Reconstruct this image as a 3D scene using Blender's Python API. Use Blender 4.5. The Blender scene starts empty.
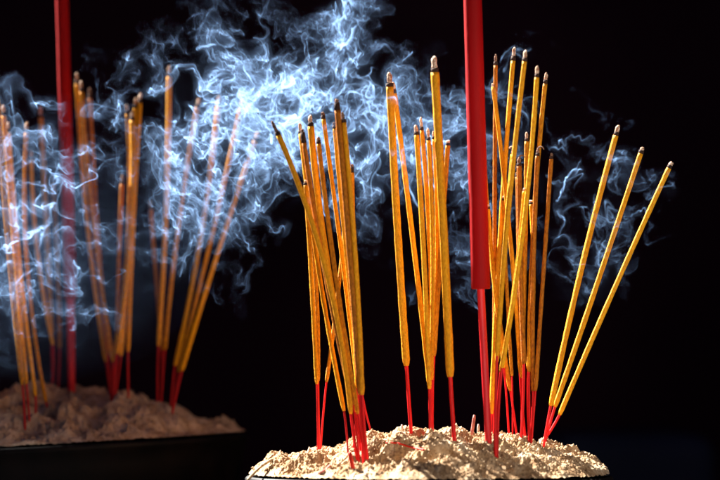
import bpy, math, random
import numpy as np
from mathutils import Vector, Matrix, noise as mnoise

sc = bpy.context.scene
COL = sc.collection
R = math.radians

# ------------------------------------------------------------------ camera
CAM_Z, HROW, DIST, PX = 0.080, 374.0, 2.5, 0.0008      # metres seen by one photo pixel at the front bowl
cam = bpy.data.objects.new('camera', bpy.data.cameras.new('camera'))
COL.objects.link(cam)
sc.camera = cam
cam.location = (0, -DIST, CAM_Z)
cam.rotation_euler = (R(90), 0, 0)
cam.data.sensor_width = 36
cam.data.lens = 36 * DIST / (720 * PX)
cam.data.shift_y = (HROW - 240) / 720
cam.data.clip_start = .05
cam.data.clip_end = 200
cam.data.dof.use_dof = True
cam.data.dof.focus_distance = 2.50
cam.data.dof.aperture_fstop = 5.2

# ------------------------------------------------------------------ world, sun, fill, exposure
world = bpy.data.worlds.new('World')
sc.world = world
world.use_nodes = True
bg = world.node_tree.nodes['Background']
bg.inputs[0].default_value = (.30, .26, .80, 1)
bg.inputs[1].default_value = .008
SUN_DIR = Vector((-.78, .72, 1.15)).normalized()         # towards the sun
sun = bpy.data.objects.new('sun', bpy.data.lights.new('sun', 'SUN'))
COL.objects.link(sun)
sun.data.energy = 5
sun.data.angle = R(.5)
sun.data.color = (1, .96, .90)
sun.rotation_euler = SUN_DIR.to_track_quat('Z', 'Y').to_euler()
fill = bpy.data.objects.new('courtyard_light', bpy.data.lights.new('courtyard_light', 'AREA'))  # added fill lamp low at the front right, not a real source
COL.objects.link(fill)
fill.data.shape = 'DISK'
fill.data.size = .42
fill.data.energy = .30
fill.data.color = (1, .90, .76)
fill.location = (.62, -.74, .13)
fill.rotation_euler = (fill.location - Vector((.05, 0, .16))).to_track_quat('Z', 'Y').to_euler()
spot = bpy.data.objects.new('doorway_light', bpy.data.lights.new('doorway_light', 'SPOT'))  # added spot fill for the front sticks; no doorway stands there
COL.objects.link(spot)
spot.data.energy = 2.7
spot.data.shadow_soft_size = .07
spot.data.color = (1, .90, .74)
spot.data.spot_size = R(20)
spot.data.spot_blend = .55
spot.location = (.26, -1.25, .17)
spot.rotation_euler = (spot.location - Vector((.125, 0, .20))).to_track_quat('Z', 'Y').to_euler()
sc.view_settings.view_transform = 'Standard'
sc.view_settings.look = 'None'
sc.view_settings.gamma = 1
sc.view_settings.exposure = 3.3
sc.cycles.volume_step_rate = 3
sc.cycles.volume_bounces = 0
sc.cycles.max_bounces = 6
sc.cycles.transparent_max_bounces = 16


def at(px, py, y):
    """a point at depth y that the photograph shows at (px, py)"""
    s = PX * (y + DIST) / DIST
    return Vector(((px - 360) * s, y, CAM_Z + (HROW - py) * s))


# ------------------------------------------------------------------ materials
def mat(name):
    m = bpy.data.materials.new(name)
    m.use_nodes = True
    nt = m.node_tree
    return m, nt, nt.nodes['Principled BSDF']


def ramp(nt, stops):
    r = nt.nodes.new('ShaderNodeValToRGB')
    e = r.color_ramp.elements
    while len(e) < len(stops):
        e.new(.5)
    for k, (p, c) in enumerate(stops):
        e[k].position = p
        e[k].color = (*c, 1)
    return r


def noisy(name, c1, c2, scale, rough=.6, stretch=(1, 1, 1), bump=.0, bscale=400, spec=.3, lo=.35, hi=.65, bdist=.0006):
    m, nt, b = mat(name)
    tc = nt.nodes.new('ShaderNodeTexCoord')
    mp = nt.nodes.new('ShaderNodeMapping')
    mp.inputs['Scale'].default_value = stretch
    nt.links.new(tc.outputs['Object'], mp.inputs[0])
    n = nt.nodes.new('ShaderNodeTexNoise')
    n.inputs['Scale'].default_value = scale
    n.inputs['Detail'].default_value = 6
    nt.links.new(mp.outputs[0], n.inputs[0])
    r = ramp(nt, [(lo, c1), (hi, c2)])
    nt.links.new(n.outputs[0], r.inputs[0])
    nt.links.new(r.outputs[0], b.inputs['Base Color'])
    b.inputs['Roughness'].default_value = rough
    b.inputs['Specular IOR Level'].default_value = spec
    if bump:
        n2 = nt.nodes.new('ShaderNodeTexNoise')
        n2.inputs['Scale'].default_value = bscale
        n2.inputs['Detail'].default_value = 4
        nt.links.new(mp.outputs[0], n2.inputs[0])
        bp = nt.nodes.new('ShaderNodeBump')
        bp.inputs['Strength'].default_value = bump
        bp.inputs['Distance'].default_value = bdist
        nt.links.new(n2.outputs[0], bp.inputs['Height'])
        nt.links.new(bp.outputs[0], b.inputs['Normal'])
    return m


M = {}
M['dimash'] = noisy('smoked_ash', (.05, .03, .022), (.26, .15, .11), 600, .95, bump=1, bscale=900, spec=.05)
M['paste'] = [noisy('incense_paste_%d' % k, a, b, 700, .6, (1, 1, .45), 1, 1100, .14, .30, .62, .0010) for k, (a, b) in enumerate([
    ((.48, .180, .003), (.70, .295, .005)), ((.30, .105, .003), (.56, .215, .005)),
    ((.54, .215, .005), (.78, .35, .008)), ((.20, .055, .003), (.42, .13, .005))])]
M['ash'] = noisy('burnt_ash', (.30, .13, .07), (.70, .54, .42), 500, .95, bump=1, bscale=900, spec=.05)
M['char'] = noisy('charred_paste', (.012, .006, .004), (.05, .02, .012), 500, .9, bump=.6)
M['stem'] = [noisy('dyed_bamboo_%d' % k, a, b, 300, .5, (1, 1, .12), .4, 700, .18) for k, (a, b) in enumerate([
    ((.44, .003, .004), (.62, .008, .009)), ((.28, .002, .004), (.42, .004, .007)), ((.50, .014, .006), (.66, .03, .012))])]
M['bigcoat'] = noisy('red_joss_paste', (.26, .0008, .0012), (.32, .001, .002), 60, .65, (1, 1, .2), .35, 500, .12)
M['bigstem'] = noisy('red_joss_stem', (.50, .010, .018), (.64, .012, .018), 120, .45, (1, 1, .12), .5, 400, .25)
M['bowl'] = noisy('dark_bronze', (.0012, .001, .001), (.005, .003, .0025), 40, .6, bump=.4, bscale=120, spec=.12)
M['wall'] = noisy('near_black_wall', (.012, .004, .008), (.022, .007, .014), 1.5, .9, bump=.3, bscale=40, spec=.02, bdist=.01)  # near-black colour stands in for the unlit background
M['ground'] = noisy('dark_paving', (.012, .012, .014), (.03, .03, .034), 3, .8, bump=.4, bscale=60, spec=.2, bdist=.004)
M['plinth'] = noisy('blue_grey_stone', (.012, .016, .032), (.018, .024, .046), 4, .85, bump=.3, bscale=30, spec=.15, bdist=.006)


def sand_material(name, dark, mid, light):
    m, nt, b = mat(name)
    tc = nt.nodes.new('ShaderNodeTexCoord')
    n = nt.nodes.new('ShaderNodeTexNoise')
    n.inputs['Scale'].default_value = 60
    n.inputs['Detail'].default_value = 8
    n.inputs['Roughness'].default_value = .7
    nt.links.new(tc.outputs['Object'], n.inputs[0])
    r = ramp(nt, [(.3, dark), (.5, mid), (.68, light)])
    nt.links.new(n.outputs[0], r.inputs[0])
    v = nt.nodes.new('ShaderNodeTexVoronoi')
    v.inputs['Scale'].default_value = 420
    nt.links.new(tc.outputs['Object'], v.inputs[0])
    r2 = ramp(nt, [(.0, (.55, .45, .38)), (.12, (1, 1, 1))])       # dark specks of burnt powder
    n3 = nt.nodes.new('ShaderNodeTexNoise')
    n3.inputs['Scale'].default_value = 700
    n3.inputs['Detail'].default_value = 3
    nt.links.new(tc.outputs['Object'], n3.inputs[0])
    r2.color_ramp.elements[0].position = .30
    r2.color_ramp.elements[1].position = .44
    nt.links.new(n3.outputs[0], r2.inputs[0])
    mx = nt.nodes.new('ShaderNodeMix')
    mx.data_type = 'RGBA'
    mx.blend_type = 'MULTIPLY'
    mx.inputs[0].default_value = 1
    nt.links.new(r.outputs[0], mx.inputs[6])
    nt.links.new(r2.outputs[0], mx.inputs[7])
    nt.links.new(mx.outputs[2], b.inputs['Base Color'])
    b.inputs['Roughness'].default_value = 1
    b.inputs['Specular IOR Level'].default_value = .05
    n2 = nt.nodes.new('ShaderNodeTexNoise')
    n2.inputs['Scale'].default_value = 520
    n2.inputs['Detail'].default_value = 6
    nt.links.new(tc.outputs['Object'], n2.inputs[0])
    ad = nt.nodes.new('ShaderNodeMath')
    ad.operation = 'ADD'
    nt.links.new(n2.outputs[0], ad.inputs[0])
    nt.links.new(v.outputs[0], ad.inputs[1])
    bp = nt.nodes.new('ShaderNodeBump')
    bp.inputs['Strength'].default_value = .8
    bp.inputs['Distance'].default_value = .0005
    nt.links.new(ad.outputs[0], bp.inputs['Height'])
    nt.links.new(bp.outputs[0], b.inputs['Normal'])
    return m


M['sand'] = sand_material('pale_incense_ash', (.18, .095, .042), (.35, .235, .135), (.58, .47, .33))
M['sand2'] = sand_material('brown_incense_ash', (.17, .10, .06), (.38, .26, .175), (.52, .39, .29))


# ------------------------------------------------------------------ mesh helpers
def mesh_obj(name, verts, faces, material, parent=None, smooth=True, loc=None):
    me = bpy.data.meshes.new(name)
    me.from_pydata([tuple(v) for v in verts], [], faces)
    me.materials.append(material)
    if smooth:
        me.polygons.foreach_set('use_smooth', [True] * len(me.polygons))
    me.update()
    o = bpy.data.objects.new(name, me)
    COL.objects.link(o)
    if parent is not None:
        o.parent = parent
    if loc is not None:
        o.location = loc
    return o


def tube(pts, rads, seg=10, squash=None, rot=0.0):
    """verts and faces of a closed tube through pts with a radius at each"""
    V, F = [], []
    n = len(pts)
    up = Vector((0, 1, 0))
    for i, p in enumerate(pts):
        t = (pts[min(i + 1, n - 1)] - pts[max(i - 1, 0)]).normalized()
        a = t.cross(up)
        if a.length < .05:
            a = t.cross(Vector((1, 0, 0)))
        a.normalize()
        b = t.cross(a).normalized()
        for k in range(seg):
            w = 2 * math.pi * k / seg + rot
            rr = rads[i]
            if squash:
                rr *= squash(w)
            V.append(p + a * math.cos(w) * rr + b * math.sin(w) * rr)
    for i in range(n - 1):
        for k in range(seg):
            k2 = (k + 1) % seg
            F.append((i * seg + k, i * seg + k2, (i + 1) * seg + k2, (i + 1) * seg + k))
    F.append(tuple(range(seg - 1, -1, -1)))
    F.append(tuple((n - 1) * seg + k for k in range(seg)))
    return V, F


def lathe(prof, seg=128):
    V, F = [], []
    for r, z in prof:
        for k in range(seg):
            w = 2 * math.pi * k / seg
            V.append(Vector((r * math.cos(w), r * math.sin(w), z)))
    for i in range(len(prof) - 1):
        for k in range(seg):
            k2 = (k + 1) % seg
            F.append((i * seg + k, i * seg + k2, (i + 1) * seg + k2, (i + 1) * seg + k))
    F.append(tuple(range(seg)))
    F.append(tuple((len(prof) - 1) * seg + k for k in range(seg - 1, -1, -1)))
    return V, F


def thing(name, label, cat, loc, group=None):
    o = bpy.data.objects.new(name, None)
    o.empty_display_size = .01
    COL.objects.link(o)
    o.location = loc
    o['label'] = label
    o['category'] = cat
    if group:
        o['group'] = group
    return o


def box(x0, x1, y0, y1, z0, z1, bev=0.0):
    import bmesh
    bm = bmesh.new()
    bmesh.ops.create_cube(bm, size=1)
    for v in bm.verts:
        v.co = Vector(((x0 + x1) / 2 + v.co.x * (x1 - x0), (y0 + y1) / 2 + v.co.y * (y1 - y0), (z0 + z1) / 2 + v.co.z * (z1 - z0)))
    if bev:
        bmesh.ops.bevel(bm, geom=bm.edges[:], offset=bev, segments=3, affect='EDGES', profile=.5)
    V = [v.co.copy() for v in bm.verts]
    F = [tuple(v.index for v in f.verts) for f in bm.faces]
    bm.free()
    return V, F


# value noise on a lattice, vectorised
class VNoise:
    def __init__(self, seed):
        self.t = np.random.default_rng(seed).uniform(-1, 1, (256, 256)).astype(np.float32)

    def __call__(self, x, y):
        xi, yi = np.floor(x).astype(int), np.floor(y).astype(int)
        fx, fy = x - xi, y - yi
        fx = fx * fx * fx * (fx * (fx * 6 - 15) + 10)
        fy = fy * fy * fy * (fy * (fy * 6 - 15) + 10)
        g = lambda a, b: self.t[a & 255, b & 255]
        return (g(xi, yi) * (1 - fx) + g(xi + 1, yi) * fx) * (1 - fy) + (g(xi, yi + 1) * (1 - fx) + g(xi + 1, yi + 1) * fx) * fy


# ------------------------------------------------------------------ ground, wall, plinth
GZ = -.150
g = mesh_obj('ground', *box(-6, 6, -4, 2.3, GZ - .1, GZ), M['ground'], smooth=False)
g['kind'] = 'structure'
w = mesh_obj('backdrop_wall', *box(-6, 6, 2.0, 2.25, GZ - .05, 2.975, .01), M['wall'], smooth=False)  # added backdrop; top edge set so it shades the left bowl
w['label'] = 'near-black added backdrop wall in deep shade behind both ash bowls'
w['category'] = 'wall'
pz = at(600, 433, 1.75).z
p = mesh_obj('stone_plinth', *box(at(548, 0, 1.75).x, at(706, 0, 1.75).x, 1.62, 1.98, GZ, pz, .03), M['plinth'], smooth=False)
p['label'] = 'dim blue-grey stone plinth out of focus behind the right end of the brightly lit bowl'
p['category'] = 'plinth'


# ------------------------------------------------------------------ bowls and ash
class Bowl:
    def __init__(self, cx, cy, cz, rad, tilt, sil, seed, cut, dips, amp=1.0):
        self.c = Vector((cx, cy, cz))
        self.rad, self.tilt = rad, math.tan(tilt)
        xs = np.array([at(a, 0, cy).x - cx for a, b in sil])
        zs = np.array([at(a, b, cy).z - (cz + (at(a, 0, cy).x - cx) * self.tilt) for a, b in sil])
        self.xs, self.zs = xs, zs
        self.n = [VNoise(seed + k) for k in range(7)]
        self.cut, self.amp = cut, amp
        self.dips = [(at(a, 0, cy + dy).x - cx, dy, r, d) for a, dy, r, d in dips]

    def h(self, x, y):
        """ash height over the rim plane; x, y from the bowl's centre (numpy arrays)"""
        r = np.sqrt(x * x + y * y)
        e = np.clip(1 - r / self.rad, 0, 1)
        n = self.n
        chord = np.sqrt(np.clip(self.rad ** 2 - x * x, 1e-6, None))
        t = np.clip(np.abs(y) / chord, 0, 1)
        warp = .006 * n[5](x * 30 + 9, y * 30 + 4)
        prof = np.interp(x + warp * 0, self.xs, self.zs)
        H = prof * (1 - t ** 1.9) ** .8
        edge = np.clip(e * 9, 0, 1)
        a = self.amp
        lump = n[0](x * 42, y * 55) * .0075 + n[1](x * 95 + 7, y * 110) * .0036
        ridge = (1 - np.abs(n[2](x * 150, y * 150 + 3))) ** 3 * .0016
        ca, sa = .8, .6
        u, v = x * ca - y * sa, x * sa + y * ca
        fine = n[3](u * 330, v * 330) * .0009 + n[4](x * 720, y * 720) * .0009 + n[6](u * 1400, v * 1400) * .0005
        H = H + edge * a * (lump + ridge - .0022) + (edge * .75 + .25) * a * fine
        for dx, dy, rr, d in self.dips:
            q = np.sqrt((x - dx) ** 2 + ((y - dy) / .8) ** 2) / rr
            H = H - 1.5 * d * np.clip(1.15 - q ** 2.5, 0, 1) + d * .22 * np.exp(-((q - 1.25) / .3) ** 2)
        return np.maximum(H, .0005 + .0012 * np.abs(n[3](x * 250, y * 250)))

    def world(self, x, y):
        return self.c.z + x * self.tilt + float(self.h(np.array([x]), np.array([y]))[0])

    def foot(self, px, row):
        """the nearest ash surface point seen at (px, row); a little behind the crest if the crest is lower than row"""
        best = None
        for k in range(-96, 40):
            y = self.rad * k / 100
            wy = self.c.y + y
            x = at(px, 0, wy).x - self.c.x
            if x * x + y * y > (self.rad * .985) ** 2:
                continue
            z = self.world(x, y)
            rw = HROW + (CAM_Z - z) / (PX * (wy + DIST) / DIST)
            if best is None or rw < best[0]:
                best = (rw, y, x, z)
            if rw <= row:
                break
        return Vector((self.c.x + best[2], self.c.y + best[1], best[3]))

    def build(self, nm_label, ash_label, material, N):
        g = np.linspace(-1, 1, N) * self.rad * 1.0
        # square grid squeezed into the disc
        X, Y = np.meshgrid(g, g)
        m = np.maximum(np.abs(X), np.abs(Y)) + 1e-9
        L = np.sqrt(X * X + Y * Y) + 1e-9
        k = m / L
        DX, DY = X * k, Y * k
        Z = self.h(DX, DY)
        V = np.stack([DX, DY, Z + DX * self.tilt], -1).reshape(-1, 3)
        me = bpy.data.meshes.new('incense_ash')
        idx = np.arange(N * N).reshape(N, N)
        Fq = np.stack([idx[:-1, :-1], idx[:-1, 1:], idx[1:, 1:], idx[1:, :-1]], -1).reshape(-1, 4)
        me.vertices.add(len(V))
        me.vertices.foreach_set('co', V.ravel())
        me.loops.add(Fq.size)
        me.loops.foreach_set('vertex_index', Fq.ravel())
        me.polygons.add(len(Fq))
        me.polygons.foreach_set('loop_start', np.arange(0, Fq.size, 4))
        me.update(calc_edges=True)
        me.polygons.foreach_set('use_smooth', np.ones(len(Fq), bool))
        me.materials.append(material)
        o = bpy.data.objects.new('incense_ash', me)
        COL.objects.link(o)
        o.location = self.c
        o['kind'] = 'stuff'
        o['label'] = ash_label
        o['category'] = 'ash'
        # crumbs
        rng = np.random.default_rng(N)
        n = 15000
        aa = rng.uniform(0, 2 * np.pi, n)
        rr = self.rad * np.sqrt(rng.uniform(0, .97, n))
        x, y = rr * np.cos(aa), rr * np.sin(aa)
        keep = self.n[5](x * 60, y * 60) + rng.uniform(-.6, .6, n) > -.1
        x, y = x[keep], y[keep]
        z = self.h(x, y) + x * self.tilt
        s = .00035 + .0011 * rng.random(len(x)) ** 3
        base = np.array([(1, 0, 0), (-1, 0, 0), (0, 1, 0), (0, -1, 0), (0, 0, 1), (0, 0, -1)], float)
        f8 = np.array([(0, 2, 4), (2, 1, 4), (1, 3, 4), (3, 0, 4), (2, 0, 5), (1, 2, 5), (3, 1, 5), (0, 3, 5)])
        VV = base[None] * s[:, None, None] * rng.uniform(.55, 1.5, (len(x), 6, 1)) + rng.normal(size=(len(x), 6, 3)) * s[:, None, None] * .25
        VV += np.stack([x, y, z + s * .4], -1)[:, None]
        FF = f8[None] + (np.arange(len(x)) * 6)[:, None, None]
        c = mesh_obj('ash_crumbs', VV.reshape(-1, 3).tolist(), FF.reshape(-1, 3).tolist(), material, smooth=False, loc=self.c)
        c['kind'] = 'stuff'
        # bowl
        t = thing('incense_bowl', nm_label, 'bowl', self.c, 'ash bowls')
        t.rotation_euler = (0, -math.atan(self.tilt), 0)
        r, D = self.rad + .001, self.c.z - GZ
        prof = [(r * .3, -.050), (r * .93, -.030), (r - .006, -.012), (r - .003, -.003), (r - .0012, -.0012),
                (r + .0006, -.0012), (r + .0022, -.0030), (r + .0020, -.0060), (r - .001, -.0085),
                (r - .003, -.020), (r * .955, -.042), (r * .88, -.068), (r * .72, -.094), (r * .50, -.110), (r * .46, -.116)]
        mesh_obj('body', *lathe(prof), M['bowl'], t)
        fp = [(r * .44, -.112), (r * .45, -.118), (r * .47, -.124), (r * .56, -(D - .008)), (r * .57, -(D - .001)), (r * .40, -(D - .001)), (r * .38, -.118)]
        mesh_obj('foot_ring', *lathe(fp), M['bowl'], t)
        return o


front = Bowl(at(429, 0, 0).x, 0, at(0, 474.5, 0).z, .1440, 0,
             [(248, 474), (252, 469), (258, 465), (266, 462), (282, 459.5), (296, 459), (303, 455), (310, 451.5), (318, 450.5), (328, 453), (334, 455), (341, 451),
              (348, 446), (358, 441), (368, 438), (380, 436.5), (392, 435.5), (400, 433), (410, 432.5), (432, 432), (450, 432.5), (470, 435.5),
              (495, 436.5), (505, 436), (514, 438), (524, 441), (534, 444), (545, 447.5), (557, 447), (564, 450), (572, 455), (580, 457.5), (590, 457), (598, 459.5), (604, 464), (609, 471)],
             11, 0, [(392, -.085, .014, .008), (462, -.078, .017, .006), (352, -.055, .010, .004), (428, -.050, .015, .004), (512, -.095, .016, .005), (445, -.105, .012, .004)], 1.1)
back = Bowl(at(48, 0, .35).x, .35, at(0, 441.5, .35).z, .1800, R(2.9),
            [(-150, 432), (-80, 405), (-20, 394), (0, 393), (30, 392), (60, 394), (80, 391), (100, 396), (108, 399), (113, 401), (125, 399), (142, 401),
             (150, 405), (160, 407), (172, 412), (185, 417), (196, 423), (215, 427), (232, 429), (243, 432), (247, 434)],
            31, 0, [(94, -.080, .017, .013), (10, -.085, .012, .010), (45, -.115, .011, .009), (60, -.105, .007, .006)], 1.25)
front.build('dark bronze bowl heaped with sunlit white ash, standing in front',
            'brightly sunlit pale ash heaped in the front bowl, lumpy and pitted', M['sand'], 620)
back.build('dark bronze bowl of brown shaded ash, standing behind at the left edge',
           'shaded brown ash heaped in the bowl at the left edge', M['sand2'], 420)

# ------------------------------------------------------------------ sticks
rnd = random.Random(5)


def curve(a, m, b, n):
    """quadratic through a, m, b by height"""
    u = (a - m).length / max((a - m).length + (m - b).length, 1e-6)
    c = (m - a * (1 - u) ** 2 - b * u * u) / (2 * u * (1 - u))
    return [a * (1 - t) ** 2 + c * 2 * t * (1 - t) + b * t * t for t in [k / (n - 1) for k in range(n)]]


def rough_tube(pts, r, seed, amp=.11, seg=12, flat=.07, taper_end=False, taper_start=False):
    rads = []
    n = len(pts)
    for i in range(n):
        v = r * (1 + amp * mnoise.noise(Vector((i * .25, seed * 3.7, 0))))
        if taper_end and i > n - 4:
            v *= (1, .88, .66)[i - (n - 3)]
        if taper_start and i < 1:
            v *= .8
        rads.append(v)
    ph = seed * 1.3
    return tube(pts, rads, seg, lambda w: 1 + flat * math.cos(4 * w + ph), 0)


def stick(bowl, label, group, tip, mid, coat, base, w, dy=0.0, lean=0.0, tone=0, stone=0, ash=9, curl=0, char=.35, ghost=False):
    """tip, mid, coat end and base as the photo shows them; w = width there in pixels; dy = shift in depth at the base, lean = depth change up to the tip"""
    f = bowl.foot(base[0], base[1])
    yb = f.y + dy
    if dy:
        x = at(base[0], 0, yb).x
        f = Vector((x, yb, bowl.world(x - bowl.c.x, yb - bowl.c.y)))
    yt = yb + lean
    H = base[1] - tip[1]
    Y = lambda row: yb + (yt - yb) * (base[1] - row) / H
    T, Mi, Cc = at(*tip, yt), at(*mid, Y(mid[1])), at(*coat, Y(coat[1]))
    B = f.copy()
    root = thing('incense_stick', label, 'incense stick', B, group)
    sc_ = PX * (yb + DIST) / DIST
    r = w * sc_ / 2 * (.87 if w < 7.5 else .95)
    seed = rnd.uniform(0, 90)
    pts = curve(T, Mi, Cc, 80)
    L = sum((pts[i + 1] - pts[i]).length for i in range(79))
    ka = max(1, round(79 * ash * .85 * sc_ / L)) if ash else 0
    kc = ka + max(1, round(79 * char * sc_ / L)) if char else ka
    off = [p_ - B for p_ in pts]
    V, F = rough_tube(off[kc:], r, seed, taper_end=True)
    mesh_obj('incense_coating', V, F, M['paste'][tone], root)
    if char:
        V, F = rough_tube(off[ka:kc + 1], r * .96, seed + 1, .15)
        mesh_obj('charred_ring', V, F, M['char'], root)
    if ash:
        a = off[:ka + 1]
        d = (a[0] - a[-1]).normalized()
        n = 9
        pts2 = [a[-1] + (a[0] - a[-1]) * (k / (n - 1)) + Vector((mnoise.noise(Vector((seed, k * .5, 1))), 0, 0)) * r * .45 * k / n for k in range(n)]
        rad2 = [r * (.62 + .22 * (seed % 1)) * (1 + .22 * mnoise.noise(Vector((k * .9, seed, 5)))) * (1 if k < n - 3 else (.9, .7, .38)[k - (n - 3)]) for k in range(n)]
        if curl:
            s = 1 if curl > 0 else -1
            q = abs(curl) * sc_
            c0 = pts2[-1]
            for k in range(1, 8):
                t = k / 7 * math.pi * .95
                pts2.append(c0 + Vector((s * q * (1 - math.cos(t)) / 2, .1 * q * math.sin(t), q * .55 * math.sin(t))))
                rad2.append(r * .42 * (1 - .4 * k / 7))
            rad2[n - 3:n] = [r * .75, r * .6, r * .5]
        V, F = tube(pts2, rad2, 10, lambda w_: 1 + .1 * math.cos(3 * w_ + seed))
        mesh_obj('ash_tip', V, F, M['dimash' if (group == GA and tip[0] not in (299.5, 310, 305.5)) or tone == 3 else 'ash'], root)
    # stem: continues the coating's line, sinks into the ash
    top = off[-1] + (off[-5] - off[-1]) * .6
    dn = (off[-1] - off[-11]).normalized()
    end = Vector((0, 0, 0)) + Vector((0, 0, -1)) * .006 + dn * .004
    mp_ = (off[-1] + Vector((0, 0, 0))) / 2 + (dn * (off[-1].length / 2) - (-off[-1]) / 2) * .25
    sp = [top] + curve(off[-1], mp_, Vector((0, 0, 0)), 12) + [end]
    rs = r * .50
    V, F = tube(sp, [rs * (1 + .07 * mnoise.noise(Vector((k * .6, seed, 9)))) for k in range(len(sp))], 8, lambda w_: 1 + .08 * math.cos(2 * w_ + seed))
    mesh_obj('bamboo_stem', V, F, M['stem'][stone], root)
    return root


GA, GB, GD, GE = ('incense sticks in the left cluster of the front bowl', 'incense sticks in the middle cluster of the front bowl',
                  'incense sticks crowded right of the thick red stick', 'incense sticks fanning out at the right end of the front bowl')
F = front
# left cluster
stick(F, 'yellow stick bowing out far left of its cluster in the front bowl, dark tip', GA, (272, 121), (315, 232), (351, 414), (357, 461), 6.2, lean=-.01, ash=12, char=.35, tone=0)
stick(F, 'faint pale-tipped stick just left of the long black burnt end, front bowl', GA, (299.5, 123), (312, 225), (344, 411), (348, 455), 5, dy=.012, lean=.02, tone=2, stone=1)
stick(F, 'brown stick with long black burnt end left of the broad pale stick, front bowl', GA, (302, 129), (315, 215), (353, 405), (359, 458), 5.4, dy=-.004, lean=0, ash=3, char=12, tone=3)
stick(F, 'short brown stick with a rounded dark tip under the long black burnt end, left cluster', GA, (302.5, 151), (312.5, 235), (318.2, 381), (319.5, 450), 5, lean=.004, ash=4, char=4, tone=1)
stick(F, 'shortest stick at the left edge of the front bowl with pale ash tip', GA, (305.5, 180), (310.5, 262), (317, 384), (318, 451), 5, dy=.006, lean=-.004, ash=4, char=1, tone=0)
stick(F, 'broad pale-topped yellow stick in the middle of the left cluster of the front bowl', GA, (310, 115), (322, 228), (356, 412), (361, 457), 7.2, dy=.010, lean=.012, ash=9, char=1, tone=2)
stick(F, 'stick with blunt dark tip leaning beside the right side of the broad pale-topped one', GA, (318, 137), (330, 235), (358, 414), (363, 458), 5.6, dy=.004, lean=.006, ash=4, char=5, tone=1)
stick(F, 'slender stick with small charred tip between the broad pale one and the tall brown pair', GA, (322.5, 112), (337.5, 222), (358.5, 395), (363, 444), 5, dy=.03, lean=.02, ash=4, char=4, tone=0)
stick(F, 'pale thin stick left of and touching the tallest brown one in the left cluster', GA, (334, 122), (342, 210), (361, 394), (366, 448), 5, dy=.018, lean=.01, ash=4, char=.35, tone=2)
stick(F, 'tallest stick of the left cluster with pointed brown top', GA, (336.5, 99), (347.5, 225), (360, 394), (364, 460), 6.6, dy=-.008, lean=-.004, ash=2, char=7, tone=3)
stick(F, 'orange stick with grey burnt notch, right-hand neighbour of the tallest in the left cluster', GA, (342.5, 112), (352.5, 222), (362, 395), (367.5, 459), 6.2, dy=0, lean=0, ash=7, char=3, tone=0)
stick(F, 'low stick at the right edge of the left cluster with a short dark tip', GA, (352, 164), (354.5, 270), (362.5, 395), (375, 437), 5, dy=.04, lean=.004, ash=2, char=6, tone=1, stone=1)
stick(F, 'stick crossing the left cluster the other way, from upper right to lone red stems', GA, (348, 190), (338.5, 288), (326.5, 382), (320.5, 451), 4.6, dy=.002, lean=.022, ash=3, char=.35, tone=1)
# middle cluster
stick(F, 'thick orange stick with ash-grey tip standing alone left in the middle cluster', GB, (389, 72), (397, 220), (406.5, 366), (411, 433), 8.2, lean=-.004, ash=14, char=.35, tone=0)
stick(F, 'smoke-veiled stick just behind and right of the thick ash-tipped one', GB, (393, 82), (412, 232), (430, 388), (431, 431), 5.6, dy=.025, lean=.02, ash=10, char=1, tone=2)
stick(F, 'white-tipped stick in smoke, first of the three middling ones in the middle cluster', GB, (416, 125), (423.5, 250), (429.5, 389), (430, 432), 6, dy=.014, lean=0, ash=8, char=1, tone=2)
stick(F, 'stick with reddish-grey tip between two white tips in the middle cluster', GB, (420.7, 117), (429, 235), (431.5, 380), (433.5, 432), 5, dy=.022, lean=.01, ash=12, char=3, tone=0)
stick(F, 'white-tipped stick right of the reddish-grey tip in the middle cluster', GB, (428, 128), (432.5, 240), (430.5, 372), (433, 431), 4.8, dy=.018, lean=-.004, ash=10, char=1, tone=0)
stick(F, 'slim stick tucked against the left side of the tallest one in the middle cluster', GB, (433.5, 131), (437, 230), (434, 352), (432.5, 431), 4.4, dy=.03, lean=.01, ash=5, char=.35, tone=2)
stick(F, 'tallest and thickest stick of the middle cluster with pointed pale ash tip', GB, (434, 56), (443, 222), (450.3, 377), (454.5, 437), 8.2, dy=-.004, lean=-.006, ash=13, char=3, tone=0)
stick(F, 'stick leaning right behind the tallest of the middle cluster, dark ringed tip', GB, (448.3, 140), (441, 245), (434, 356), (431.5, 431), 5.4, dy=.03, lean=-.012, ash=4, char=3, tone=1)
# right cluster
stick(F, 'straight upright stick nearest the right side of the thick red one, dull tip', GD, (495.7, 54), (494.8, 200), (494.5, 352), (493.5, 437), 4.6, dy=.03, ash=9, char=.35, tone=3)
stick(F, 'tallest stick of the crowded right cluster, pale rounded ash tip', GD, (514.3, 47), (502.5, 200), (491.5, 414), (490.5, 436), 5.4, dy=.014, lean=.012, ash=11, char=.35, tone=0)
stick(F, 'second tallest in the right cluster, ash tip like a bud', GD, (526, 50), (509, 205), (497, 356), (495.5, 454), 5.8, dy=-.002, lean=.01, ash=9, char=.35, tone=0)
stick(F, 'stick with flat-topped ash tip, third of the four tall ones stepping down to the right', GD, (537.5, 66), (526, 205), (502, 368), (497.5, 455), 5.6, dy=0, lean=.006, ash=10, char=.35, tone=2)
stick(F, 'outermost of the four tall ones in the right cluster, flat-topped ash tip', GD, (546.5, 72.5), (534.5, 210), (529, 372), (530, 444), 5.4, dy=.006, lean=.01, ash=11, char=.35, tone=1)
stick(F, 'stick leaning left across the right cluster with white speck for a tip', GD, (492.7, 83), (509, 225), (520.5, 374), (525, 441), 4.6, dy=.014, lean=-.004, ash=2, char=0, tone=0)
stick(F, 'stick with a thin hooked ash curl bent left, crossing towards the thick red stem', GD, (513.3, 149), (506.5, 225), (497, 362), (494.5, 437), 5.2, dy=.012, lean=-.012, ash=2, curl=-4, char=1, tone=2)
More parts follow.
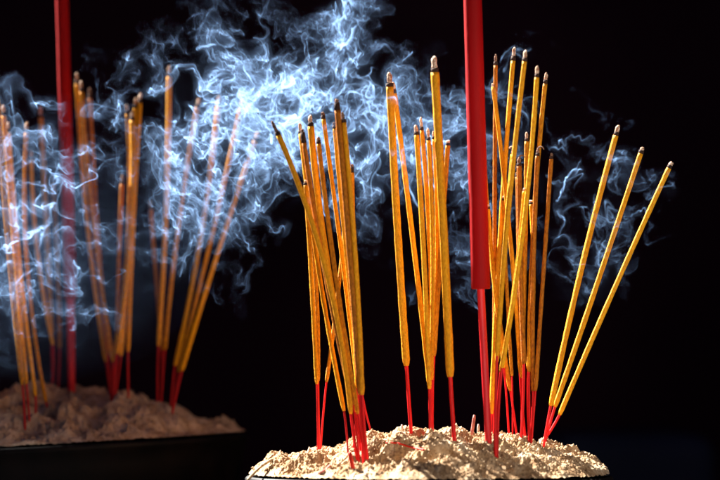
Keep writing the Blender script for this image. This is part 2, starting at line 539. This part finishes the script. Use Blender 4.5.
stick(F, 'dark orange stick capped by a round white ash curl in the right cluster', GD, (519.3, 158), (520, 245), (524, 364), (521, 441), 5.6, dy=.004, lean=-.008, ash=5, curl=5, char=.35, tone=3)
stick(F, 'stick with slim pointed pale ash tip in the middle of the right cluster', GD, (526.8, 132), (525.5, 228), (521.5, 378), (522.5, 442), 4.8, dy=.012, lean=0, ash=9, char=.35, tone=1)
stick(F, 'stick topped by a broad white hook of ash bending right', GD, (538, 150), (534.5, 225), (533, 391), (531, 443), 5.4, dy=.002, lean=-.006, ash=3, curl=6, char=4, tone=3)
stick(F, 'lone short stick at the right edge of the right cluster with rounded pale tip', GD, (551.7, 153), (545, 250), (535.5, 391), (531.5, 444), 4.8, dy=.004, lean=.002, ash=4, char=.35, tone=3)
stick(F, 'short stick with tiny curled tip leaning down left inside the right cluster', GD, (524.5, 189), (516, 275), (500.5, 372), (497.5, 441), 4.8, dy=.006, lean=-.012, ash=2, curl=2, char=0, tone=2)
stick(F, 'low stick with orange top, shortest in the right cluster', GD, (530.8, 200), (533.5, 275), (528, 369), (529.5, 444), 4.8, dy=.008, lean=0, ash=2, char=1, tone=0)
stick(F, 'stick emerging from behind the thick red one and leaning down right', GD, (484.5, 168), (493.5, 275), (510.5, 391), (517, 439), 5, dy=.03, lean=.002, ash=3, char=1, tone=1)
stick(F, 'low orange stick beside the upright dull-tipped one, right of the thick red stick', GD, (488, 205), (495, 290), (504, 368), (509, 438), 4.8, dy=.022, lean=.002, ash=3, char=1, tone=0)
stick(F, 'thin dull stick half hidden between the round white ash curl and the crossing sticks', GD, (517, 172), (518.5, 260), (519.5, 368), (526, 441), 4.2, dy=.03, lean=.004, ash=2, char=.35, tone=3)
stick(F, 'slim short stick behind the leaning ones, its red stem standing clear at the base', GD, (503.5, 196), (507, 290), (512, 376), (512.5, 439), 4.2, dy=.028, lean=.0, ash=3, char=.35, tone=1)
stick(F, 'slim stick in the dense left cluster, hidden behind the tallest brown one', GA, (345, 140), (350, 250), (357, 388), (353, 452), 4.4, dy=.03, lean=.0, ash=3, char=.35, tone=0, stone=1)
# three fanning out
stick(F, 'left and steepest of the three sticks fanning out at the right end', GE, (618.7, 125), (588.5, 240), (550.8, 406), (543.5, 447), 6.0, lean=0, ash=8, char=.35, tone=0)
stick(F, 'middle one of the three sticks fanning out at the right end', GE, (642.8, 147), (611.5, 241), (555, 407), (545, 447), 6.0, dy=.004, lean=0, ash=6, char=1, tone=0)
stick(F, 'lowest and most slanted of the three sticks fanning out at the right end', GE, (671.8, 162), (638, 236), (559.5, 415), (547, 447), 6.0, dy=.008, lean=0, ash=5, char=1, tone=2)


# thick red joss sticks
def joss(bowl, label, top, end, base, w1, w2, ws, dy):
    f = bowl.foot(*base)
    yb = f.y + dy
    x = at(base[0], 0, yb).x
    f = Vector((x, yb, bowl.world(x - bowl.c.x, yb - bowl.c.y)))
    root = thing('joss_stick', label, 'joss stick', f, 'thick red joss sticks')
    s = PX * (yb + DIST) / DIST
    a, b = at(*top, yb) - f, at(*end, yb) - f
    n = 30
    pts = [a + (b - a) * (k / (n - 1)) for k in range(n)]
    pts[-2] = pts[-1] + (a - b).normalized() * .0009
    rad = [s / 2 * (w1 + (w2 - w1) * k / (n - 1)) * (1 + .012 * mnoise.noise(Vector((k * .8, w1, 0)))) for k in range(n)]
    rad[-1] *= .93
    V, Fc = tube(pts, rad, 40)
    mesh_obj('red_coating', V, Fc, M['bigcoat'], root)
    up = (a - b).normalized()
    c = [b + up * .01, b, b * .66, b * .33, Vector((0, 0, 0)), Vector((0, 0, -.008))]
    V, Fc = tube(c, [ws * s / 2 * q for q in (1.0, 1.0, .98, .96, .92, .92)], 14, lambda w_: 1 + .07 * math.cos(2 * w_ + 1))
    mesh_obj('stem', V, Fc, M['bigstem'], root)


joss(front, 'thick red joss stick rising out of the top of the picture from the sunlit bowl', (471.5, -46), (480.8, 289), (488.5, 440), 18.2, 19.2, 7.2, .0)
joss(back, 'thick dark-red joss stick veiled by smoke in the shaded left bowl', (61, -46), (70.5, 299), (71.8, 396), 13.0, 12.4, 7.8, .02)

GL, GM, GN = ('smoky incense sticks at the left edge of the shaded bowl', 'incense sticks in the middle of the shaded bowl', 'incense sticks spreading at the right of the shaded bowl')
K = back
stick(K, 'stick cut by the left picture edge, leaning down right into the shaded bowl', GL, (-3, 88), (6.5, 225), (22.5, 385), (25, 430), 5.4, tone=1, stone=1, lean=-.01)
stick(K, 'stick standing just right of the one at the picture edge in the shaded bowl', GL, (3, 105), (13.5, 235), (26.5, 384), (29.5, 429), 5, dy=.005, tone=0, stone=1)
stick(K, 'inner stick of the leaning bundle near the picture edge, shaded bowl', GL, (8, 122), (18, 245), (35.5, 396), (34.5, 424), 4.8, dy=.02, tone=2, stone=1)
stick(K, 'thin upright pale stick in the smoke between edge bundle and red joss stick', GL, (27, 122), (25.5, 235), (46, 402), (47, 412), 4.6, dy=.01, tone=1, stone=1)
stick(K, 'smoke-whitened stick third from the dark-red joss stick on its left', GL, (31, 150), (36, 240), (53, 345), (52, 398), 4.6, dy=.04, tone=2, stone=1)
stick(K, 'broad smoke-whitened stick left of the dark-red joss stick', GL, (40, 106), (46, 215), (51.5, 335), (52.5, 396), 5.6, dy=.05, lean=.01, tone=0, stone=1)
stick(K, 'short stick close on the left of the dark-red joss stick', GL, (52, 175), (57.5, 265), (59.5, 348), (58, 397), 4.6, dy=.05, lean=.01, tone=3, stone=1)
stick(K, 'stick rising close to the right side of the dark-red joss stick and bowing right', GM, (76.5, 73), (84, 190), (106, 362), (110, 400), 5.4, dy=.03, tone=0, stone=1, lean=.01)
stick(K, 'stick behind the bowing one, slightly shorter with curled tip', GM, (81, 81), (90, 190), (113, 362), (112, 401), 5.2, dy=.04, tone=1, stone=1)
stick(K, 'grey-veiled stick bowing right beside the pair next to the dark-red joss stick', GM, (89.5, 88), (97, 225), (107.5, 355), (110, 401), 5.2, dy=.035, lean=.01, tone=3, stone=1)
stick(K, 'left and lowest-tipped stick of the tight upright bundle in the shaded bowl', GM, (126.5, 104), (129.5, 195), (112.5, 362), (111, 401), 5, dy=.02, tone=1, stone=1)
stick(K, 'wide front stick of the tight upright bundle in the shaded bowl', GM, (132, 111), (131.5, 215), (117, 354), (113, 401), 6, dy=.015, tone=0, stone=1)
stick(K, 'thin-tipped stick behind the tight upright bundle in the shaded bowl', GM, (135.5, 98), (131, 205), (121, 356), (114, 401), 4.8, dy=.03, tone=2, stone=1)
stick(K, 'tallest stick of the tight upright bundle, keeping straight down on its right', GM, (140.5, 93), (133.5, 215), (128, 352), (128.5, 402), 5.2, dy=.02, tone=0, stone=1)
stick(K, 'short stick joining the tight upright bundle from the left', GM, (122.5, 175), (119, 255), (117, 356), (112, 401), 4.6, dy=.02, tone=3, stone=1)
stick(K, 'tall straight stick in thick smoke, leftmost tall one right of the tight upright bundle', GN, (169.2, 66), (165, 235), (158.5, 346), (157.5, 408), 5.4, dy=.01, tone=0, stone=1)
stick(K, 'short stick leaning left of the tall straight one in the shaded bowl', GN, (150, 200), (156, 275), (162, 350), (160, 409), 5, dy=.02, tone=3, stone=1)
stick(K, 'nearly vanished stick in bright smoke, second from the left among the spreading tall ones', GN, (199, 98), (180, 215), (165, 350), (161, 409), 5.2, dy=.015, lean=-.01, tone=1, stone=1)
stick(K, 'stick with orange top showing through the smoke, third of the spreading tall ones', GN, (219, 96), (201, 235), (175, 366), (171, 412), 5.2, dy=.01, tone=0, stone=1)
stick(K, 'fourth of the spreading tall sticks, its tip lost in bright smoke', GN, (243, 98), (212, 235), (178.5, 372), (172, 413), 5.2, dy=.005, tone=1, stone=1)
stick(K, 'rightmost and most slanted stick of the shaded bowl', GN, (258, 132), (221, 243), (182, 371), (172.5, 413), 5.4, dy=0, tone=0, stone=1)


# burnt-down stubs and fallen bits
def stub(label, p0, p1, w, m, group=None, bowl=front, dy=0.0, name='stick_stub'):
    f = bowl.foot(*p1)
    yb = f.y + dy
    x = at(p1[0], 0, yb).x
    f = Vector((x, yb, bowl.world(x - bowl.c.x, yb - bowl.c.y)))
    s = PX * (yb + DIST) / DIST
    a = at(*p0, yb) - f
    n = 8
    pts = [a + (Vector((0, 0, -.004)) - a) * (k / (n - 1)) for k in range(n)]
    V, Fc = tube(pts, [w * s / 2 * (.7 if k == 0 else 1) * (1 + .15 * mnoise.noise(Vector((k * .9, p0[0], 0)))) for k in range(n)], 8)
    o = mesh_obj(name, V, Fc, m, loc=f)
    o['label'] = label
    o['category'] = 'stick stub'
    o['group'] = group or 'burnt-down stick stubs in the front bowl'


M['greystub'] = noisy('weathered_stub', (.16, .12, .10), (.45, .38, .32), 400, .9, bump=.6)
M['rosestub'] = noisy('faded_red_stub', (.22, .05, .04), (.38, .13, .10), 400, .8, bump=.6)
stub('tiny grey burnt stub on the crest between left and middle cluster', (402, 424.5), (402, 434), 2.2, M['greystub'], dy=.02)
stub('faded reddish stub leaning right, left of the thick red stem', (474.5, 415), (471, 436), 3.2, M['rosestub'], dy=.025)
stub('short grey stub between the leaning reddish one and the thick red stem', (478.5, 424), (477.8, 436), 2.6, M['greystub'], dy=.02)
stub('dark red stick foot standing in the ash slope below the right cluster, flecked with white', (496, 430), (496, 456), 5.2, M['stem'][1])
stub('short red stub planted in the ash below the left cluster', (349.5, 452), (354, 468), 4.2, M['stem'][2])
stub('thick red stub standing upright in the slope at the foot of the left cluster', (364, 440), (364.5, 459), 6, M['stem'][0])


def fallen(name, label, pts_px, w, m, cat):
    P = []
    for a, b in pts_px:
        q = front.foot(a, b)
        P.append(Vector((q.x, q.y, q.z + w * PX * .35)))
    c = P[0].copy()
    n = len(P)
    Q = []
    for i in range(n - 1):
        p0, p1, p2, p3 = P[max(i - 1, 0)], P[i], P[i + 1], P[min(i + 2, n - 1)]
        for k in range(6):
            t = k / 6
            Q.append(.5 * ((2 * p1) + (p2 - p0) * t + (2 * p0 - 5 * p1 + 4 * p2 - p3) * t * t + (3 * p1 - p0 - 3 * p2 + p3) * t ** 3) - c)
    Q.append(P[-1] - c)
    V, Fc = tube(Q, [w * PX / 2 * (1 + .1 * mnoise.noise(Vector((k * .5, w, 3)))) for k in range(len(Q))], 8)
    o = mesh_obj(name, V, Fc, m, loc=c)
    o['label'] = label
    o['category'] = cat


M['ashroll'] = noisy('curved_ash_roll', (.16, .10, .05), (.40, .30, .18), 300, .9, bump=.7)
fallen('fallen_stick', 'thin red stick lying flat across the pits of the sunlit ash', [(386, 444), (398, 447), (410, 450), (424, 453)], 1.9, M['stem'][2], 'fallen stick')
fallen('fallen_stick', 'small reddish splinter lying in the ash at lower left', [(319, 475), (324, 472), (330, 469)], 2.4, M['rosestub'], 'fallen stick')


def ashroll():
    yb = -.035
    pp = [(247, 481), (252, 475), (258, 469), (265, 463.5), (273, 459), (281, 457.3), (287, 459.5), (291, 464)]
    P = [at(a, b, -.075 + .008 * k) for k, (a, b) in enumerate(pp)]
    c = P[4].copy()
    V, Fc = tube([q - c for q in P], [.0013 * (1 + .1 * math.sin(k * 2.1)) for k in range(len(P))], 10)
    o = mesh_obj('bent_ash_roll', V, Fc, M['ashroll'], loc=c)
    md = o.modifiers.new('smooth', 'SUBSURF')
    md.levels = md.render_levels = 2
    o['label'] = 'brown bent roll of burnt incense arching over the left rim of the sunlit bowl'
    o['category'] = 'ash roll'


ashroll()

# ------------------------------------------------------------------ smoke: thin sheets folded by a swirling flow, gathered into a density grid
# --- coarse map of how much smoke there is, 40 photo pixels to a cell (rows downward)
SMAP = np.array([
 [.0,.0,.1,.4,.9,1.4,1.4,.8,4.6,1.4,.0,0,0,0,0,0,0],
 [.5,.6,.6,2.0,2.4,3.8,3.6,2.2,4.6,2.4,.6,.5,.9,.5,0,0,0],
 [2.0,2.4,2.2,1.6,4.6,5.4,7.0,9.0,3.4,6.2,2.0,2.4,1.8,1.0,.2,0,0],
 [2.8,2.9,1.9,1.3,4.8,5.6,6.6,8.6,4.4,4.6,4.8,5.0,2.0,.3,1.5,.7,.1],
 [2.8,3.2,2.4,1.0,4.8,5.2,4.4,4.2,4.4,4.2,3.4,3.2,2.0,.7,2.4,1.9,1.3],
 [4.0,3.4,2.0,1.0,4.4,3.2,2.2,2.4,1.6,1.4,1.2,1.2,1.6,.9,2.0,1.9,.6],
 [3.8,3.0,1.5,.9,2.0,1.2,.8,.6,.4,.3,.5,2.2,1.2,1.0,2.2,1.5,.2],
 [2.2,2.0,2.0,.5,.5,.4,.4,.15,.1,.1,.2,.9,.4,.3,.9,.2,0],
 [1.2,1.2,.8,.3,.25,.15,.1,0,0,0,0,.2,.1,.1,.1,0,0],
 [.4,.4,.2,.1,0,0,0,0,0,0,0,0,0,0,0,0,0]])
def smap(px,py):
    u=np.clip((px-20)/40,0,15.999); v=np.clip((py-20)/40,0,8.999)
    i,j=np.floor(u).astype(int),np.floor(v).astype(int); f,g=u-i,v-j
    f=f*f*(3-2*f); g=g*g*(3-2*g)
    return (SMAP[j,i]*(1-f)+SMAP[j,i+1]*f)*(1-g)+(SMAP[j+1,i]*(1-f)+SMAP[j+1,i+1]*f)*g
def blur(A,r):
    for ax in (0,1):
        for _ in range(3):
            P=np.pad(A,[(r+1,r) if a==ax else (0,0) for a in (0,1)],mode='edge').cumsum(ax)
            n=A.shape[ax]
            A=(np.take(P,np.arange(2*r+1,2*r+1+n),ax)-np.take(P,np.arange(0,n),ax))/(2*r+1)
    return A
WISPS=[(415,76,-.01,.014,.003,1.6),(402,72,.0,.012,.004,1.4),(480,66,-.05,.016,.003,.8),(470,92,-.05,.012,.004,.6),(500,70,-.02,.012,.003,1.),
 (507,84,.02,.012,.004,1.),(518,64,.02,.008,.004,1.),(528,72,.03,.012,.003,.8),(500,104,.03,.014,.006,.8),(308,112,-.045,.018,.006,.9),(296,124,-.045,.012,.004,1.),
 (314,186,-.05,.007,.003,1.),(283,182,-.02,.02,.003,1.2),(335,122,-.045,.012,.004,.7),(392,98,-.04,.010,.003,.6),(396,150,-.04,.012,.005,.6),(419,140,-.03,.012,.005,.9),
 (430,150,-.03,.012,.005,.6),(560,166,.01,.014,.002,1.1),(575,160,.02,.014,.005,.7),(618,182,.02,.008,.005,1.3),(634,164,.01,.007,.004,1.),(656,180,.0,.007,.004,1.6),
 (645,196,.02,.010,.002,.8),(605,222,.02,.010,.005,.9),(567,192,.03,.009,.005,.9),(562,250,.03,.010,.006,.8),(582,268,.03,.010,.005,.7),(246,268,.05,.008,.004,.5),(250,282,.05,.006,.003,.6),
 (485,250,.05,.015,.008,.4),(468,265,.05,.018,.008,.4),(412,290,.06,.008,.006,.3),(340,35,.03,.02,.006,1.),(350,70,.03,.02,.006,1.),(365,95,.03,.02,.005,.9)]
BOX=(-0.322,0.262,-0.08,0.16,0.055,0.405)
def smoke_grid(px_at, nx=1080,ny=44,nz=650,seed=7,n=170,up=4,steps=16,npatch=120,AMP=1.0,gain=.085):
    """px_at(px,py,y)->(x,z) world"""
    X0,X1,Y0,Y1,Z0,Z1=BOX
    rng=np.random.default_rng(seed)
    def flow(m,lmin,lmax,amp,slope):
        lam=np.exp(rng.uniform(np.log(lmin),np.log(lmax),m))
        d=rng.normal(size=(m,3)); d/=np.linalg.norm(d,axis=1)[:,None]
        a=rng.normal(size=(m,3)); a-=d*(a*d).sum(1)[:,None]; a/=np.linalg.norm(a,axis=1)[:,None]
        return d*(2*np.pi/lam)[:,None], a*(amp*(lam/lmax)**slope*np.sqrt(2/m))[:,None]
    fl=[flow(12,.07,.18,.026,.5),flow(34,.010,.045,.024,.6),flow(14,.005,.010,.0045,.6)]
    K=np.concatenate([f[0] for f in fl]).astype(np.float32).T.copy(); A=np.concatenate([f[1] for f in fl]).astype(np.float32)
    ph=rng.uniform(0,6.283,len(A)).astype(np.float32); om=(rng.normal(size=len(A))*1.5).astype(np.float32)
    GX,GY=np.meshgrid(np.arange(0,680,8.),np.arange(0,400,8.)); prob=(smap(GX,GY)**.75).ravel(); prob/=prob.sum()
    vol=np.zeros(nx*ny*nz,np.float32)
    u=np.linspace(-1,1,n,dtype=np.float32); U,V=np.meshgrid(u,u)
    m=(n-1)*up
    ci=(np.arange(m)//up); cell=(ci[:,None]*n+ci[None,:]).ravel().astype(np.int32)
    sub=(np.arange(m)%up).astype(np.float32)
    sv=np.repeat(sub,m); su=np.tile(sub,m)
    def patch(vol,x,y,z,a,b,sa,sb,mass,turb):
        P=(np.array([x,y,z])+sa*U[...,None]*a+sb*V[...,None]*b).reshape(-1,3).astype(np.float32)
        dt=np.float32(turb/steps*AMP)
        for s in range(steps):
            P=P+(np.cos(P@K+(ph+om*(s/steps)))@A)*dt
        w=np.clip(1-np.abs(U)**3,0,1)*np.clip(1-np.abs(V)**3,0,1)
        w=(w*np.clip(.5+.7*np.cos(U*rng.uniform(2,9)+rng.uniform(0,6))*np.cos(V*rng.uniform(2,7)+rng.uniform(0,6)),.05,2)).astype(np.float32)
        f=((su+rng.random(m*m,dtype=np.float32))/up)[:,None]; g=((sv+rng.random(m*m,dtype=np.float32))/up)[:,None]
        B=np.concatenate([P,w.reshape(-1,1)],1)
        Q=(B[cell]*(1-f)+B[cell+1]*f)*(1-g)+(B[cell+n]*(1-f)+B[cell+n+1]*f)*g
        W=Q[:,3]; Q=Q[:,:3]
        j=rng.random(Q.shape,dtype=np.float32)-.5
        gx=(Q[:,0]-X0)/(X1-X0)*nx+j[:,0]*.8; gy=(Q[:,1]-Y0)/(Y1-Y0)*ny+j[:,1]; gz=(Q[:,2]-Z0)/(Z1-Z0)*nz+j[:,2]*.8
        ok=(gx>1)&(gx<nx-1)&(gy>1)&(gy<ny-1)&(gz>1)&(gz<nz-1)
        idx=gx[ok].astype(np.int32)+nx*(gy[ok].astype(np.int32)+ny*gz[ok].astype(np.int32))
        lo,hi=int(idx.min()),int(idx.max())+1
        vol[lo:hi]+=np.bincount(idx-lo,W[ok]*(mass/(m*m)),minlength=hi-lo).astype(np.float32)
    for k in range(npatch):
        c=rng.choice(prob.size,p=prob); px=GX.ravel()[c]+rng.uniform(-8,8); py=GY.ravel()[c]+rng.uniform(-8,8)
        y=rng.uniform(.025,.095) if rng.random()>.1 else rng.uniform(-.03,.02)
        x,z=px_at(px,py,y); dens=smap(np.array(px),np.array(py))
        a=np.array([rng.normal()*1.0,rng.normal()*.5,rng.normal()*.7]); a/=np.linalg.norm(a)
        b=rng.normal(size=3)*np.array([.5,1.2,.7]); b-=a*(a@b); b/=np.linalg.norm(b)
        rib=rng.random()<.55
        sa=rng.uniform(.02,.06) if rib else rng.uniform(.03,.07); sb=rng.uniform(.003,.010) if rib else rng.uniform(.012,.04)
        if px>540: sa*=.55; sb*=.6
        patch(vol,x,y,z,a,b,sa,sb,(.25+dens)*(sa*sb)**.5*(1.3 if rib else 1),rng.uniform(.8,1.6))
    vol=vol.reshape(nz,ny,nx)
    vol**=np.float32(1.2)
    col=vol.sum(1)
    # steer the coarse amount towards the map; the filaments stay as the flow drew them
    zz,xx=np.meshgrid(Z0+(np.arange(nz)+.5)/nz*(Z1-Z0),X0+(np.arange(nx)+.5)/nx*(X1-X0),indexing='ij')
    s=.0008*2.56/2.5; pxx=xx/s+360; pyy=374-(zz-.080)/s
    T=smap(pxx,pyy)
    T=(T/7.6)**2.0*(pyy<392)
    low=blur(col,20); low/=np.percentile(low,99.5)
    want=T
    ratio=np.clip(want/(low+.03),0,4)
    ratio=blur(ratio,6)
    edge=np.minimum(1,np.minimum.reduce([xx-X0+.0*xx, X1-xx, Z1-zz, zz-Z0])/.012).clip(0,1)
    vol*=(ratio*edge)[:,None,:].astype(np.float32)
    col=vol.sum(1); k=1/np.percentile(col[want>.5],50)
    vol*=np.float32(k)
    # fresh wisps peeling off single tips, in front of or beside the sticks
    vol=vol.reshape(-1)
    for px,py,y,sa,sb,mm in WISPS:
        x,z=px_at(px,py,y)
        a=np.array([1,.2,rng.normal()*.45]); a/=np.linalg.norm(a); b=rng.normal(size=3)*np.array([.3,1,.8]); b-=a*(a@b); b/=np.linalg.norm(b)
        patch(vol,x,y,z,a,b,sa,sb,mm*4.2e6*sa*sb,rng.uniform(.7,1.1))
    vol=vol.reshape(nz,ny,nx)
    # older smoke has spread into soft haze around the fresh sheets
    soft=vol
    for ax,rad in ((0,9),(2,9),(1,1)):
        c=np.cumsum(soft,axis=ax,dtype=np.float32); sl=lambda a_,b_: tuple(slice(a_,b_) if q==ax else slice(None) for q in range(3))
        t=np.zeros_like(vol); t[sl(rad+1,-rad)]=(c[sl(2*rad+1,None)]-c[sl(None,-2*rad-1)])/(2*rad+1); soft=t
    vol=vol*np.float32(.85)+soft*np.float32(.15)
    hz=.02*np.clip(T,0,.45)+.055*np.exp(-((pxx-20)/120)**2-((pyy-250)/75)**2)+.002*np.exp(-((pxx-570)/60)**2-((pyy-220)/80)**2)
    yy=np.exp(-((np.arange(ny)/ny-.5)/.3)**2); yy/=yy.sum()
    vol+=((hz*edge)[:,None,:]*yy[None,:,None]).astype(np.float32)
    return vol, BOX   # column sum ~1 in the thick part


def smoke():
    vol, (X0, X1, Y0, Y1, Z0, Z1) = smoke_grid(lambda a, b, y: (at(a, b, y).x, at(a, b, y).z))
    nz, ny, nx = vol.shape
    vol *= SMOKE_TAU / ((Y1 - Y0) / ny)
    vol[vol < .004] = 0
    me = bpy.data.meshes.new('smoke')
    me.vertices.add(vol.size)
    a = me.attributes.new('smoke_density', 'FLOAT', 'POINT')
    a.data.foreach_set('value', vol.ravel())
    o = bpy.data.objects.new('smoke', me)
    COL.objects.link(o)
    o['kind'] = 'stuff'
    m = bpy.data.materials.new('incense_smoke')
    m.use_nodes = True
    nt = m.node_tree
    nt.nodes.clear()
    out = nt.nodes.new('ShaderNodeOutputMaterial')
    pv = nt.nodes.new('ShaderNodeVolumePrincipled')
    nt.links.new(pv.outputs[0], out.inputs['Volume'])
    pv.inputs['Color'].default_value = (.34, .565, 1, 1)
    pv.inputs['Density'].default_value = 1
    pv.inputs['Anisotropy'].default_value = .4
    ng = bpy.data.node_groups.new('smoke_grid', 'GeometryNodeTree')
    ng.interface.new_socket('Geometry', in_out='INPUT', socket_type='NodeSocketGeometry')
    ng.interface.new_socket('Geometry', in_out='OUTPUT', socket_type='NodeSocketGeometry')
    N, L = ng.nodes, ng.links
    gi, go, vc = N.new('NodeGroupInput'), N.new('NodeGroupOutput'), N.new('GeometryNodeVolumeCube')
    vc.inputs['Min'].default_value = (X0, Y0, Z0)
    vc.inputs['Max'].default_value = (X1, Y1, Z1)
    for i, n in zip('XYZ', (nx, ny, nz)):
        vc.inputs['Resolution ' + i].default_value = n
    q = N.new('GeometryNodeInputPosition').outputs[0]
    for op, c in (('SUBTRACT', (X0, Y0, Z0)), ('MULTIPLY', ((nx - 1) / (X1 - X0), (ny - 1) / (Y1 - Y0), (nz - 1) / (Z1 - Z0))), ('ADD', (.5, .5, .5)), ('FLOOR', (0, 0, 0))):
        v = N.new('ShaderNodeVectorMath')
        v.operation = op
        L.new(q, v.inputs[0])
        v.inputs[1].default_value = c
        q = v.outputs[0]
    sp = N.new('ShaderNodeSeparateXYZ')
    L.new(q, sp.inputs[0])

    def im(op, a_, b_):
        k = N.new('FunctionNodeIntegerMath')
        k.operation = op
        L.new(a_, k.inputs[0])
        if isinstance(b_, int):
            k.inputs[1].default_value = b_
        else:
            L.new(b_, k.inputs[1])
        return k.outputs[0]
    i = im('ADD', im('MULTIPLY', im('ADD', im('MULTIPLY', sp.outputs[2], ny), sp.outputs[1]), nx), sp.outputs[0])
    si = N.new('GeometryNodeSampleIndex')
    si.data_type, si.domain, si.clamp = 'FLOAT', 'POINT', True
    na = N.new('GeometryNodeInputNamedAttribute')
    na.data_type = 'FLOAT'
    na.inputs[0].default_value = 'smoke_density'
    L.new(gi.outputs[0], si.inputs['Geometry'])
    L.new(na.outputs[0], si.inputs['Value'])
    L.new(i, si.inputs['Index'])
    L.new(si.outputs[0], vc.inputs['Density'])
    st = N.new('GeometryNodeSetMaterial')
    st.inputs['Material'].default_value = m
    L.new(vc.outputs[0], st.inputs[0])
    L.new(st.outputs[0], go.inputs[0])
    md = o.modifiers.new('smoke', 'NODES')
    md.node_group = ng


SMOKE_TAU = .215
smoke()
